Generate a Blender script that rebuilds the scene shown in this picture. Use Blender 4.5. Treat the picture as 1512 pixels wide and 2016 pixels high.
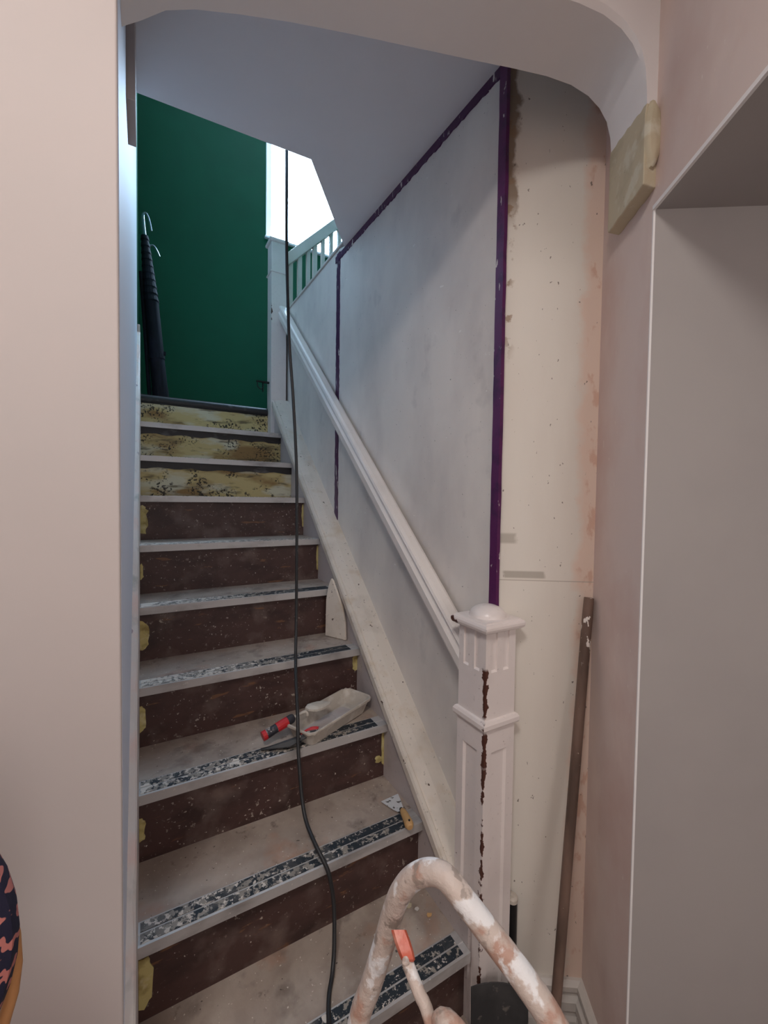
import bpy, bmesh, math, random
from mathutils import Vector, Matrix
random.seed(7)
S = bpy.context.scene
for o in list(bpy.data.objects): bpy.data.objects.remove(o)
C = S.collection
ZO = 1.52            # eye height above the hall floor; all heights below are written relative to the eye
# ------------------------------------------------------------------ camera, world, lights, exposure
YAW, PITCH, ROLL, FPX = math.radians(29.637), math.radians(1.834), math.radians(.780), 829.79
f_ = Vector((math.sin(YAW)*math.cos(PITCH), math.cos(YAW)*math.cos(PITCH), -math.sin(PITCH)))
r_ = Vector((math.cos(YAW), -math.sin(YAW), 0)); u_ = r_.cross(f_)
r2 = r_*math.cos(ROLL)+u_*math.sin(ROLL); u2 = -r_*math.sin(ROLL)+u_*math.cos(ROLL)
cd = bpy.data.cameras.new('camera'); cam = bpy.data.objects.new('camera', cd); C.objects.link(cam)
cd.sensor_fit = 'HORIZONTAL'; cd.sensor_width = 36; cd.lens = FPX/1512*36; cd.clip_start = .02
m = Matrix((r2, u2, -f_)).transposed().to_4x4(); m.translation = (0, 0, ZO); cam.matrix_world = m
S.camera = cam
S.view_settings.view_transform = 'Standard'; S.view_settings.look = 'None'
S.view_settings.gamma = 1; S.view_settings.use_curve_mapping = False
S.view_settings.exposure = 0.2
w = bpy.data.worlds.new('world'); S.world = w; w.use_nodes = True
bg = w.node_tree.nodes['Background']; bg.inputs[0].default_value = (.52, .74, 1, 1); bg.inputs[1].default_value = 40.0
def area(name, loc, target, size, power, col, portal=False, sy=None, shape='RECTANGLE'):
    l = bpy.data.lights.new(name, 'AREA'); l.shape = shape; l.size = size; l.size_y = sy or size
    l.energy = power; l.color = col; o = bpy.data.objects.new(name, l); C.objects.link(o)
    o.location = Vector(loc)+Vector((0, 0, ZO))
    o.rotation_euler = (Vector(target)-Vector(loc)).to_track_quat('-Z', 'Y').to_euler()
    if portal: l.cycles.is_portal = True
    return o
area('hall_ceiling_light', (-.36, -.22, 1.20), (-.36, -.22, 0), .42, 16, (1, .95, .91), shape='DISK')
area('hall_far_fill', (.1, -1.2, 1.20), (.1, -1.2, 0), .3, 12, (1, .96, .94), shape='DISK')  # added fill from behind the camera, not a known lamp
area('hall_back_fill', (.5, -1.5, .25), (.6, .6, -.1), 1.1, 9, (1, .96, .94), sy=1.3)  # made-up low frontal fill from the hall's back end; no door stands there
area('window_portal', (1.35, 3.72, 2.95), (1.35, 0, 2.95), .9, 1, (1, 1, 1), True, 1.6)

# ------------------------------------------------------------------ materials
def L3(c): return tuple(((v/255)/12.92 if v/255 <= .04045 else ((v/255+.055)/1.055)**2.4) for v in c)+(1,)
class MatB:
    def __init__(s, name, rgb, rough=.6, metal=0, bump=0, bscale=60, spec=.5, emit=None):
        s.m = bpy.data.materials.new(name); s.m.use_nodes = True; s.t = s.m.node_tree; s.n = s.t.nodes
        s.b = s.n['Principled BSDF']; s.b.inputs['Roughness'].default_value = rough; s.b.inputs['Metallic'].default_value = metal
        s.b.inputs['Specular IOR Level'].default_value = spec
        g = s.n.new('ShaderNodeNewGeometry'); s.pos = g.outputs['Position']
        sub = s.n.new('ShaderNodeVectorMath'); sub.operation = 'SUBTRACT'; s.t.links.new(s.pos, sub.inputs[0]); sub.inputs[1].default_value = (0, 0, ZO); s.pos = sub.outputs[0]
        rg = s.n.new('ShaderNodeRGB'); rg.outputs[0].default_value = L3(rgb); s.col = rg.outputs[0]
        s.rough = None
        if bump:
            nz = s.noise(bscale, 6); bp = s.n.new('ShaderNodeBump'); bp.inputs['Strength'].default_value = bump; bp.inputs['Distance'].default_value = .004
            s.t.links.new(nz, bp.inputs['Height']); s.t.links.new(bp.outputs[0], s.b.inputs['Normal'])
    def noise(s, scale, detail=4, stretch=(1, 1, 1), off=(0, 0, 0), rough=.55, dist=0):
        mp = s.n.new('ShaderNodeMapping'); mp.inputs['Scale'].default_value = stretch; mp.inputs['Location'].default_value = off
        s.t.links.new(s.pos, mp.inputs[0]); nz = s.n.new('ShaderNodeTexNoise'); nz.inputs['Scale'].default_value = scale
        nz.inputs['Detail'].default_value = detail; nz.inputs['Roughness'].default_value = rough; nz.inputs['Distortion'].default_value = dist
        s.t.links.new(mp.outputs[0], nz.inputs['Vector']); return nz.outputs[0]
    def ramp(s, v, a, b):
        r = s.n.new('ShaderNodeMapRange'); r.inputs['From Min'].default_value = a; r.inputs['From Max'].default_value = b
        s.t.links.new(v, r.inputs['Value']); return r.outputs[0]
    def math(s, op, a, b=None):
        n = s.n.new('ShaderNodeMath'); n.operation = op
        for i, x in enumerate((a, b)):
            if x is None: continue
            if isinstance(x, (int, float)): n.inputs[i].default_value = x
            else: s.t.links.new(x, n.inputs[i])
        return n.outputs[0]
    def dot(s, d, off=0):
        n = s.n.new('ShaderNodeVectorMath'); n.operation = 'DOT_PRODUCT'; s.t.links.new(s.pos, n.inputs[0]); n.inputs[1].default_value = d
        return s.math('SUBTRACT', n.outputs['Value'], off)
    def mix(s, fac, rgb, amt=1):
        x = s.n.new('ShaderNodeMix'); x.data_type = 'RGBA'
        f = s.math('MULTIPLY', fac, amt) if amt != 1 else fac
        if isinstance(f, (int, float)): x.inputs[0].default_value = f
        else: s.t.links.new(f, x.inputs[0])
        s.t.links.new(s.col, x.inputs[6]); x.inputs[7].default_value = L3(rgb); s.col = x.outputs[2]; return s
    def blot(s, rgb, scale, a, b, amt=1, detail=4, stretch=(1, 1, 1), off=(0, 0, 0), mask=None, rough=.55, dist=0):
        f = s.ramp(s.noise(scale, detail, stretch, off, rough, dist), a, b)
        if mask is not None: f = s.math('MULTIPLY', f, mask)
        return s.mix(f, rgb, amt)
    def done(s):
        s.t.links.new(s.col, s.b.inputs['Base Color']); return s.m
def paint(name, rgb, rough=.6, dirt=(90, 80, 75), amt=.35, bump=.15, bs=40, chips=None, grain=(1, 1, 1)):
    b = MatB(name, rgb, rough, bump=bump, bscale=bs)
    b.blot(dirt, 7, .5, .8, amt, off=(3, 1, 2)); b.blot(dirt, 90, .66, .72, amt*1.2, detail=2, off=(1, 5, 2), stretch=grain)
    if chips: b.blot(chips, 40, .70, .72, 1, detail=3, off=(8, 2, 5), stretch=grain)
    return b
M = {}
# left near wall, hall walls: fresh pinkish plaster
b = MatB('fresh_plaster', (196, 187, 184), .7, bump=.05, bscale=30); b.blot((201, 189, 185), 3, .4, .7, .6); b.blot((190, 180, 176), 2, .45, .7, .5, off=(4, 2, 1)); M['plaster'] = b.done()
b = MatB('pink_plaster', (218, 200, 193), .7, bump=.12, bscale=35); b.blot((200, 166, 156), 5, .45, .75, .7, off=(2, 2, 7), stretch=(1, 1, .6)); b.blot((232, 214, 204), 6, .55, .75, .6, off=(9, 2, 1), stretch=(1, 1, .5))
b.blot((235, 225, 215), 120, .70, .74, .6, off=(1, 1, 8), stretch=(1, 1, .3)); M['pink'] = b.done()
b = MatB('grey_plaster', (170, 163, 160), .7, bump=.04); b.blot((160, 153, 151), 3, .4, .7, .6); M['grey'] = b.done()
b = MatB('white_plaster', (238, 234, 233), .7, bump=.05, bscale=25); b.blot((230, 226, 226), 5, .45, .75, .5); M['white_plaster'] = b.done()
b = MatB('ceiling_paint', (238, 236, 240), .75, bump=.05, bscale=40); b.blot((230, 228, 233), 4, .4, .7, .5); M['ceiling'] = b.done()
b = MatB('reveal_paint', (222, 224, 232), .55, bump=.05); M['reveal'] = b.done()
# panelled wall: sanded off-white with grey smears
b = MatB('scraped_panel', (232, 225, 218), .5, bump=.12, bscale=45)
b.blot((192, 184, 181), 4, .42, .72, .6, stretch=(1, 1, .6)); b.blot((226, 220, 214), 9, .5, .7, .5, off=(4, 4, 4), stretch=(1, .5, .5)); b.blot((150, 144, 144), 14, .62, .8, .42, off=(7, 2, 3), stretch=(1, .6, .5))
b.blot((96, 88, 84), 110, .72, .75, .7, detail=2, off=(2, 8, 1)); b.blot((245, 242, 238), 60, .70, .73, .7, detail=5, off=(1, 8, 3), stretch=(1, .4, 1)); M['panel'] = b.done()
E_ = (.83, -.555, 0)
P0, P1, P2 = Vector((.80, .82)), Vector((1.015, .676)), Vector((.887, .485))
e0 = P0.x*.83-P0.y*.555
b = MatB('cream_distemper', (226, 219, 209), .65, bump=.15, bscale=30)
t = b.dot(E_, e0)
b.blot((214, 203, 192), 5, .45, .75, .6, off=(1, 5, 5), stretch=(1, 1, .25)); b.blot((228, 222, 212), 10, .5, .7, .6, off=(7, 5, 5), stretch=(1, 1, .2))
wob = b.noise(14, 5); tb = b.math('ADD', t, b.math('MULTIPLY', b.math('SUBTRACT', wob, .5), .07))
b.mix(b.ramp(tb, .205, .225), (226, 196, 178), .7)
b.blot((206, 164, 142), 30, .55, .62, .7, off=(3, 3, 3), stretch=(1, 1, .5), mask=b.ramp(tb, .225, .235))
z = b.dot((0, 0, 1))
st = b.math('MULTIPLY', b.ramp(tb, .045, .035), b.ramp(z, .70, .78)); b.mix(st, (128, 104, 80), .85)
b.blot((150, 122, 96), 28, .56, .62, .8, off=(1, 3, 9), mask=b.math('MULTIPLY', b.ramp(tb, .05, .03), b.ramp(z, .35, .45)))
pz = b.math('MULTIPLY', b.ramp(b.math('ABSOLUTE', b.math('ADD', z, .195)), .011, .007), b.ramp(b.math('ABSOLUTE', b.math('SUBTRACT', tb, .075)), .05, .04)); b.mix(pz, (170, 162, 150), .8)
pz = b.math('MULTIPLY', b.ramp(b.math('ABSOLUTE', b.math('ADD', z, .10)), .016, .010), b.ramp(b.math('ABSOLUTE', b.math('SUBTRACT', tb, .035)), .03, .02)); b.mix(pz, (178, 170, 158), .8)
b.mix(b.ramp(b.math('ABSOLUTE', b.math('ADD', z, .21)), .0016, .0008), (180, 168, 156), .8)
b.blot((98, 84, 74), 100, .72, .75, .8, detail=2, off=(2, 8, 1), stretch=(1, 1, .6)); M['cream'] = b.done()
b = MatB('green_paint', (0, 84, 58), .65, spec=.3, bump=.04, bscale=60); b.blot((0, 76, 52), 4, .4, .7, .6); M['green'] = b.done()
b = MatB('purple_paint', (86, 28, 82), .35, bump=.15); b.blot((225, 218, 214), 70, .66, .69, .9, off=(5, 5, 5), stretch=(1, 1, .35)); b.blot((50, 16, 60), 20, .5, .6, .6); M['purple'] = b.done()
b = MatB('purple_flaked', (70, 26, 72), .4, bump=.2); b.blot((214, 208, 206), 50, .62, .65, 1, off=(5, 5, 5), stretch=(1, 1, .3)); M['purple2'] = b.done()
b = paint('gloss_white', (232, 224, 218), .28, (110, 90, 80), .12, .06, 30); b.blot((96, 58, 44), 55, .735, .745, 1, off=(2, 3, 3), stretch=(1, .5, .5)); M['gloss'] = b.done()
b = paint('worn_white', (224, 214, 202), .45, (120, 106, 92), .35, .2, 50, (90, 74, 62)); b.blot((200, 178, 150), 12, .55, .75, .6, off=(8, 8, 8)); M['worn'] = b.done()
b = paint('string_paint', (196, 186, 184), .45, (110, 98, 92), .35, .1); M['string'] = b.done()
b = MatB('left_string_paint', (214, 204, 196), .55, bump=.3, bscale=50); b.blot((226, 190, 176), 8, .5, .62, .6, stretch=(1, 1, .3)); b.blot((150, 150, 140), 16, .58, .7, .6, off=(3, 2, 1), stretch=(1, 1, .4)); b.blot((110, 80, 100), 12, .68, .70, .7, off=(8, 2, 1), stretch=(1, 1, .3)); M['lstring'] = b.done()
# newel with chipped front arris
def newel_mat(name, x0, y0, zones, spots=()):
    b = paint(name, (236, 226, 222), .3, (120, 100, 92), .12, .05, 30)
    dx = b.math('ABSOLUTE', b.dot((1, 0, 0), x0)); dy = b.math('ABSOLUTE', b.dot((0, 1, 0), y0)); mx = b.math('MAXIMUM', dx, dy)
    wob = b.math('MULTIPLY', b.math('SUBTRACT', b.noise(45, 6, (1, 1, .8)), .5), .045); mx = b.math('ADD', mx, wob)
    z = b.dot((0, 0, 1))
    for za, zb, wd in zones:
        q = b.math('MULTIPLY', b.ramp(z, za-.004, za+.004), b.ramp(z, zb+.004, zb-.004))
        b.mix(b.math('MULTIPLY', q, b.ramp(mx, wd+.0004, wd-.0004)), (84, 48, 38))
    for c_, r_s in spots:
        n = b.n.new('ShaderNodeVectorMath'); n.operation = 'DISTANCE'; b.t.links.new(b.pos, n.inputs[0]); n.inputs[1].default_value = c_
        dd = b.math('ADD', n.outputs['Value'], b.math('MULTIPLY', b.math('SUBTRACT', b.noise(70, 5), .5), .012)); b.mix(b.ramp(dd, r_s, r_s-.0006), (84, 48, 38))
    b.blot((84, 48, 38), 70, .74, .75, 1, off=(2, 9, 3)); return b.done()
M['newel'] = newel_mat('newel_white', .72, .755, [(-.535, -.415, .0075), (-.66, -.572, .006), (-1.5, -.66, .0028), (-.562, -.545, .006)])
M['cap'] = newel_mat('newel_cap_white', .700, .735, [(-.33, -.312, .006)], [((.702, .866, -.313), .009), ((.702, .850, -.318), .006), ((.765, .772, -.272), .0025)])
M['newel_far'] = newel_mat('upper_newel_white', .69, 2.66, [(1.1, 1.2, .004)])
# stair
b = MatB('tread_dust', (178, 163, 151), .75, bump=.25, bscale=70)
b.blot((138, 122, 111), 6, .42, .7, .8); b.blot((196, 184, 172), 9, .5, .72, .7, off=(5, 1, 1)); b.blot((90, 76, 68), 26, .64, .76, .75, off=(2, 2, 2)); b.blot((182, 128, 98), 6, .58, .72, .55, off=(9, 2, 2)); b.blot((108, 96, 90), 11, .56, .7, .6, off=(1, 7, 2)); b.blot((230, 222, 212), 130, .70, .73, .9, detail=2, off=(3, 3, 3)); b.blot((60, 50, 46), 90, .71, .75, .8, detail=2, off=(6, 3, 3)); M['tread'] = b.done()
b = MatB('riser_brown', (78, 54, 50), .55, bump=.2, bscale=60)
b.blot((52, 34, 32), 7, .45, .7, .8, stretch=(1, 1, 2)); b.blot((134, 116, 108), 9, .52, .76, .6, off=(5, 3, 1)); b.blot((150, 134, 124), 60, .64, .74, .6, off=(4, 4, 1), detail=3); b.blot((190, 178, 164), 75, .645, .665, .8, detail=5, off=(1, 4, 1), mask=b.ramp(b.noise(6, 2, off=(2, 8, 8)), .5, .62)); b.blot((214, 204, 190), 110, .72, .745, .9, detail=2, off=(1, 4, 1)); b.blot((130, 90, 60), 30, .66, .7, .7, off=(1, 9, 1), stretch=(.3, 1, 1.5)); M['riser'] = b.done()
b = MatB('riser_yellowed', (200, 182, 128), .6, bump=.25, bscale=40)
b.blot((140, 104, 56), 6, .48, .62, .9, stretch=(.5, 1, 1.3)); b.blot((212, 210, 188), 7, .5, .6, .85, off=(3, 7, 1), stretch=(.5, 1, 1.5)); b.blot((90, 76, 50), 16, .56, .66, .8, off=(3, 1, 4), stretch=(.4, 1, 2))
b.blot((36, 28, 22), 90, .54, .57, .95, off=(3, 3, 8), mask=b.ramp(b.noise(9, 3, off=(4, 4, 1)), .50, .56)); b.blot((70, 52, 34), 30, .70, .715, 1, off=(8, 3, 8), stretch=(.2, 1, 2)); M['riser_y'] = b.done()
b = MatB('filler_yellow', (204, 190, 128), .7, bump=.5, bscale=70); b.blot((140, 116, 62), 22, .5, .66, .8); b.blot((226, 218, 176), 30, .55, .7, .7, off=(3, 3, 3)); M['filler'] = b.done()
b = MatB('aluminium', (196, 192, 190), .45, .25, bump=.06, bscale=80); b.blot((120, 112, 108), 12, .5, .75, .7, stretch=(.5, 1, 1)); b.blot((220, 214, 208), 80, .68, .71, .8, off=(1, 5, 2)); M['alu'] = b.done()
def grip(name, amt, grad):
    b = MatB(name, (36, 44, 52), .6, bump=.3, bscale=200)
    lean = b.math('MULTIPLY', b.math('SUBTRACT', b.dot((1, 0, 0)), .35), -grad)
    def bl(rgb, sc, a, c, am, off, det, rg=.55):
        b.mix(b.ramp(b.math('ADD', b.noise(sc, det, off=off, rough=rg), lean), a, c), rgb, am)
    bl((160, 152, 142), 42, .575-amt, .60-amt, .92, (3, 1, 1), 6, .7); bl((120, 116, 112), 10, .6-amt, .75-amt, .7, (8, 1, 1), 3); bl((225, 215, 205), 75, .61-amt*.6, .63-amt*.6, .9, (1, 7, 1), 5, .65); bl((232, 224, 214), 14, .66, .67, .95, (5, 7, 3), 5, .6); return b.done()
M['grip'] = grip('rubber_grip', .05, .13); M['grip_dusty'] = grip('rubber_grip_dusty', .075, .32); M['grip_lost'] = grip('rubber_grip_buried', .2, .1)
b = MatB('dark_nosing', (34, 31, 33), .5, bump=.2); b.blot((120, 118, 118), 20, .58, .7, .6, stretch=(.4, 1, 1)); M['dark'] = b.done()
b = MatB('cable_black', (44, 44, 46), .45); b.blot((150, 140, 130), 40, .64, .7, .6, stretch=(1, 1, .4)); M['cable'] = b.done()
b = MatB('skirting_paint', (206, 200, 194), .4, bump=.06); b.blot((150, 140, 132), 8, .55, .75, .5); M['skirt'] = b.done()
b = MatB('plaster_crust', (196, 186, 174), .8, bump=.3, bscale=60); b.blot((222, 215, 206), 26, .5, .6, .5); b.blot((164, 152, 142), 18, .58, .7, .5, off=(4, 1, 1)); M['crust'] = b.done()
b = MatB('ladder_paint', (200, 184, 174), .5, bump=.9, bscale=60); b.blot((178, 138, 120), 22, .53, .60, .85, off=(1, 1, 6), detail=7); b.blot((232, 230, 230), 24, .54, .58, .95, off=(7, 2, 6), detail=8); b.blot((150, 136, 126), 40, .6, .64, .8, off=(7, 9, 6)); M['ladder'] = b.done()
b = MatB('orange_plastic', (196, 92, 68), .4, bump=.2); b.blot((226, 170, 150), 30, .5, .64, .6); M['orange'] = b.done()
b = MatB('pole_wood', (122, 98, 86), .55, bump=.2, bscale=50); b.blot((78, 62, 54), 12, .45, .65, .8, stretch=(1, 1, .3)); b.blot((236, 228, 220), 60, .60, .62, 1, off=(4, 4, 9), mask=b.ramp(b.dot((0, 0, 1)), -.42, -.36), stretch=(1, 1, .6)); b.blot((220, 205, 190), 90, .71, .73, .8, off=(3, 3, 3)); M['pole'] = b.done()
M['black'] = MatB('black_plastic', (20, 20, 22), .35).done()
b = MatB('shovel_steel', (58, 58, 60), .5, .3, bump=.1); b.blot((140, 132, 124), 40, .62, .68, .7); b.blot((88, 86, 86), 8, .5, .7, .6); M['steel'] = b.done()
b = MatB('umbrella_cloth', (13, 15, 28), .7, spec=.3, bump=.05); b.blot((28, 34, 52), 20, .5, .7, .6, stretch=(1, 1, .3)); M['umb'] = b.done()
M['chrome'] = MatB('dull_chrome', (150, 160, 170), .3, .9).done()
M['red'] = MatB('red_grip', (198, 40, 48), .4, bump=.1).done()
b = MatB('tool_grip_dark', (50, 50, 58), .5, bump=.2); b.blot((196, 188, 182), 60, .55, .6, .9); M['tgrip'] = b.done()
b = MatB('handle_wood', (206, 164, 112), .5); b.blot((160, 110, 66), 20, .5, .7, .7, stretch=(1, 1, 1)); M['hwood'] = b.done()
b = MatB('blade', (224, 226, 228), .35, .2); b.blot((62, 58, 56), 36, .53, .56, .95, off=(1.2, 4, 5)); M['blade'] = b.done()
b = MatB('corbel_plaster', (198, 186, 160), .8, bump=.35, bscale=40); b.blot((168, 156, 130), 12, .5, .7, .6); b.blot((90, 78, 62), 90, .72, .75, .8, detail=2); b.blot((216, 212, 196), 20, .55, .65, .6, off=(3, 5, 3)); M['corbel'] = b.done()
b = MatB('floor_lino', (140, 130, 122), .7, bump=.1); b.blot((136, 126, 118), 8, .45, .7, .8); M['floor'] = b.done()
b = MatB('floral_fabric', (30, 27, 52), .9, bump=.15, bscale=300); b.blot((196, 120, 112), 75, .59, .605, 1, detail=1, off=(.3, .5, .2)); b.blot((150, 70, 44), 20, .62, .64, .9, detail=1, off=(2, 4, 4)); M['floral'] = b.done()
b = MatB('tan_wood', (206, 148, 96), .5); b.blot((170, 110, 64), 14, .5, .7, .6); M['tan'] = b.done()
M['pvc'] = MatB('white_window_paint', (235, 240, 244), .3).done()
g = bpy.data.materials.new('window_glass'); g.use_nodes = True; nt = g.node_tree; nt.nodes.clear()
o_ = nt.nodes.new('ShaderNodeOutputMaterial'); tr = nt.nodes.new('ShaderNodeBsdfTransparent'); gl = nt.nodes.new('ShaderNodeBsdfGlossy'); gl.inputs['Roughness'].default_value = .02
mx = nt.nodes.new('ShaderNodeMixShader'); mx.inputs[0].default_value = .06; nt.links.new(tr.outputs[0], mx.inputs[1]); nt.links.new(gl.outputs[0], mx.inputs[2]); nt.links.new(mx.outputs[0], o_.inputs[0]); M['glass'] = g

# ------------------------------------------------------------------ mesh helpers
class MB:
    def __init__(s): s.v = []; s.f = []
    def add(s, vs, fs):
        n = len(s.v); s.v += [tuple(v) for v in vs]; s.f += [tuple(i+n for i in f) for f in fs]; return s
    def box(s, x0, x1, y0, y1, z0, z1):
        return s.add([(x, y, z) for z in (z0, z1) for y in (y0, y1) for x in (x0, x1)], [(0, 2, 3, 1), (4, 5, 7, 6), (0, 1, 5, 4), (2, 6, 7, 3), (0, 4, 6, 2), (1, 3, 7, 5)])
    def prism(s, poly, a, b, axis='z'):        # poly: 2D points; extruded along axis
        def p3(p, h): return {'z': (p[0], p[1], h), 'x': (h, p[0], p[1]), 'y': (p[0], h, p[1])}[axis]
        n = len(poly); vs = [p3(p, a) for p in poly]+[p3(p, b) for p in poly]
        fs = [tuple(range(n))[::-1], tuple(range(n, 2*n))]+[(i, (i+1) % n, n+(i+1) % n, n+i) for i in range(n)]
        return s.add(vs, fs)
    def loft(s, rings, cap=True):              # rings: lists of 3D points
        n = len(rings[0]); vs = [p for r in rings for p in r]; fs = []
        for k in range(len(rings)-1):
            for i in range(n): fs.append((k*n+i, k*n+(i+1) % n, (k+1)*n+(i+1) % n, (k+1)*n+i))
        if cap: fs.append(tuple(range(n))[::-1]); fs.append(tuple(range((len(rings)-1)*n, len(rings)*n)))
        return s.add(vs, fs)
    def tube(s, pts, r, seg=12, smooth=6, squash=1):
        pts = [Vector(p) for p in pts]; rr = r if isinstance(r, list) else [r]*len(pts)
        if smooth > 1 and len(pts) > 2:
            q = []; qr = []
            for i in range(len(pts)-1):
                p0, p1, p2, p3 = pts[max(i-1, 0)], pts[i], pts[i+1], pts[min(i+2, len(pts)-1)]
                for j in range(smooth):
                    t = j/smooth; q.append(.5*((2*p1)+(p2-p0)*t+(2*p0-5*p1+4*p2-p3)*t*t+(3*p1-p0-3*p2+p3)*t**3)); qr.append(rr[i]*(1-t)+rr[i+1]*t)
            q.append(pts[-1]); qr.append(rr[-1]); pts, rr = q, qr
        rings = []; up = Vector((0, 0, 1)); T = (pts[1]-pts[0]).normalized()
        if abs(T.dot(up)) > .95: up = Vector((1, 0, 0))
        N = T.cross(up).normalized()
        for i, p in enumerate(pts):
            T = (pts[min(i+1, len(pts)-1)]-pts[max(i-1, 0)]).normalized(); N = (N-T*N.dot(T)).normalized(); B = T.cross(N)
            rings.append([p+(N*math.cos(a)+B*math.sin(a)*squash)*rr[i] for a in [2*math.pi*k/seg for k in range(seg)]])
        return s.loft(rings)
def obj(name, mb, mat, parent=None, bevel=0, smooth=False, seg=2, angle=40):
    me = bpy.data.meshes.new(name); vs = [Vector(v)+Vector((0, 0, ZO)) for v in mb.v]
    if parent is not None:
        root = parent
        off = Vector(parent.get('_o', (0, 0, 0)))
    else:
        xs = [v.x for v in vs]; ys = [v.y for v in vs]; zs = [v.z for v in vs]
        off = Vector(((min(xs)+max(xs))/2, (min(ys)+max(ys))/2, min(zs)))
    me.from_pydata([v-off for v in vs], [], mb.f); me.validate(); me.update()
    bm = bmesh.new(); bm.from_mesh(me); bmesh.ops.recalc_face_normals(bm, faces=bm.faces); bm.to_mesh(me); bm.free()
    me.materials.append(mat); o = bpy.data.objects.new(name, me); C.objects.link(o)
    if parent is not None: o.parent = parent
    else: o.location = off
    o['_o'] = tuple(off)
    if bevel:
        md = o.modifiers.new('bevel', 'BEVEL'); md.width = bevel; md.segments = seg; md.limit_method = 'ANGLE'; md.angle_limit = math.radians(angle)
    if smooth or bevel:
        for p in me.polygons: p.use_smooth = True
        md = o.modifiers.new('wn', 'WEIGHTED_NORMAL') if bevel else None
        if not bevel: me.set_sharp_from_angle(angle=math.radians(38))
    return o
def struct(name, mb, mat, **k):
    o = obj(name, mb, mat, **k); o['kind'] = 'structure'; return o
def thing(name, loc, label, cat, group=None):
    o = bpy.data.objects.new(name, None); C.objects.link(o); o.empty_display_size = .05
    l = Vector(loc)+Vector((0, 0, ZO)); o.location = l; o['_o'] = tuple(l); o['label'] = label; o['category'] = cat
    if group: o['group'] = group
    return o
def tag(o, label, cat, group=None):
    o['label'] = label; o['category'] = cat
    if group: o['group'] = group
    return o
def ln(a, b, t): return (a[0]+(b[0]-a[0])*t, a[1]+(b[1]-a[1])*t)

# ------------------------------------------------------------------ the setting
FL = -1.52; HC = 1.25
D = Vector((.555, .83)); E = Vector((.83, -.555))
NA = Vector((-.029, .695)); FA = Vector((-.03, .86)); FB = P2+D*.145
LW = Vector((-1.3, .66+1.27*.19))
# floor of the hall
struct('floor', MB().prism([(-1.42, -1.72), (2.72, -1.72), (2.72, 3.74), (-1.42, 3.74)], FL-.08, FL, 'z'), M['floor'])
struct('ceiling', MB().prism([(-1.42, -1.72), (2.72, -1.72), (2.72, .62), (P2.x, P2.y+.05), (-.03, .75), (-1.42, 1.0)], HC, HC+.08, 'z'), M['plaster'])
struct('wall_back', MB().box(-1.42, 2.72, -1.72, -1.6, FL, HC), M['plaster'])
struct('wall_hall_left', MB().box(-1.42, -1.3, -1.6, .95, FL, HC), M['plaster'])
struct('wall_left', MB().prism([LW, NA, (-.03, .71), (-.05, .86), (-1.3, 1.05)], FL, HC, 'z'), M['plaster'], bevel=.004)
struct('wall_stair_left', MB().box(-.16, -.03, .735, 2.66, FL, 3.9), M['reveal'])
struct('wall_landing_left', MB().box(-.16, -.03, 2.66, 3.6, FL, 3.9), M['green'])
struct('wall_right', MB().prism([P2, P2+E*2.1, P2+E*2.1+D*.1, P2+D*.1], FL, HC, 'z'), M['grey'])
struct('wall_hall_right', MB().box(2.6, 2.72, -1.6, .0, FL, HC), M['plaster'])
struct('wall_corner', MB().prism([P2-E*.0012, P1-E*.0012+D*.02, P1+E*.05+D*.05, P2+E*.05+D*.001], FL, HC, 'z'), M['pink'])
struct('wall_cream', MB().prism([P0, P1, P1+D*.06, P0+Vector((.06, .05))], FL, HC, 'z'), M['cream'])
b_ = P2-D*1.7
struct('wall_bulkhead', MB().prism([P2-E*.002, b_-E*.002, b_+E*1.2, P2+E*1.9, P2+E*1.9+D*.001], .588, HC, 'z'), M['pink'])
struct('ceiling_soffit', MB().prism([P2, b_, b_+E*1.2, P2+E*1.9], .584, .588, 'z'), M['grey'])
# plasterer's corner beads
n2 = -E*.004-D*.003
struct('trim_1', MB().prism([P2-E*.002+D*.002, P2-E*.002-D*.0012, P2+E*.002-D*.0012], FL, .584, 'z').prism([P2-E*.0035, b_-E*.0035, b_+E*.002, P2+E*.002], .582, .590, 'z'), M['white_plaster'])
# arch in the hall wall
prof = [(0, .785), (.03, .805), (.065, .832), (.11, .848), (.18, .862), (.27, .876), (.38, .888), (.5, .899), (.62, .910), (.72, .920), (.80, .926), (.86, .924), (.905, .912), (.935, .893), (.955, .868), (.966, .835), (.971, .79), (.973, .74), (.974, .635)]
def pw(p, a, bb, s): return (a[0]+(bb[0]-a[0])*s, a[1]+(bb[1]-a[1])*s)
k = MB(); vs = []; TOP = HC
fine = []
for i in range(len(prof)-1):
    for j in range(4): t = j/4; fine.append((prof[i][0]*(1-t)+prof[i+1][0]*t, prof[i][1]*(1-t)+prof[i+1][1]*t))
fine.append(prof[-1])
for s_, z_ in fine:
    a = pw(None, NA, P2-D*.001-E*.001, s_); c = pw(None, FA, FB, s_)
    rnd = .012
    a_in = pw(None, a, c, .06)
    vs += [(*a, z_+.009), (*a_in, z_), (*c, z_), (*a, TOP), (*c, TOP)]
fs = []
for i in range(len(fine)-1):
    p, q = i*5, i*5+5
    fs += [(p, q, q+1, p+1), (p+1, q+1, q+2, p+2), (p, p+3, q+3, q), (p+2, q+2, q+4, p+4), (p+3, p+4, q+4, q+3)]
n = len(vs); eA = P2-D*.001; eB = FB
vs += [(*eA, .635), (*eB, .635), (*eA, TOP), (*eB, TOP)]
q = (len(fine)-1)*5
fs += [(q, n, n+2, q+3), (q+2, q+4, n+3, n+1), (q, q+1, q+2, n+1, n), (n, n+1, n+3, n+2), (q+3, n+2, n+3, q+4), (0, 1, 2, 4, 3)]
k.add(vs, fs)
o = struct('wall_arch', k, M['white_plaster']); 
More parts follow.
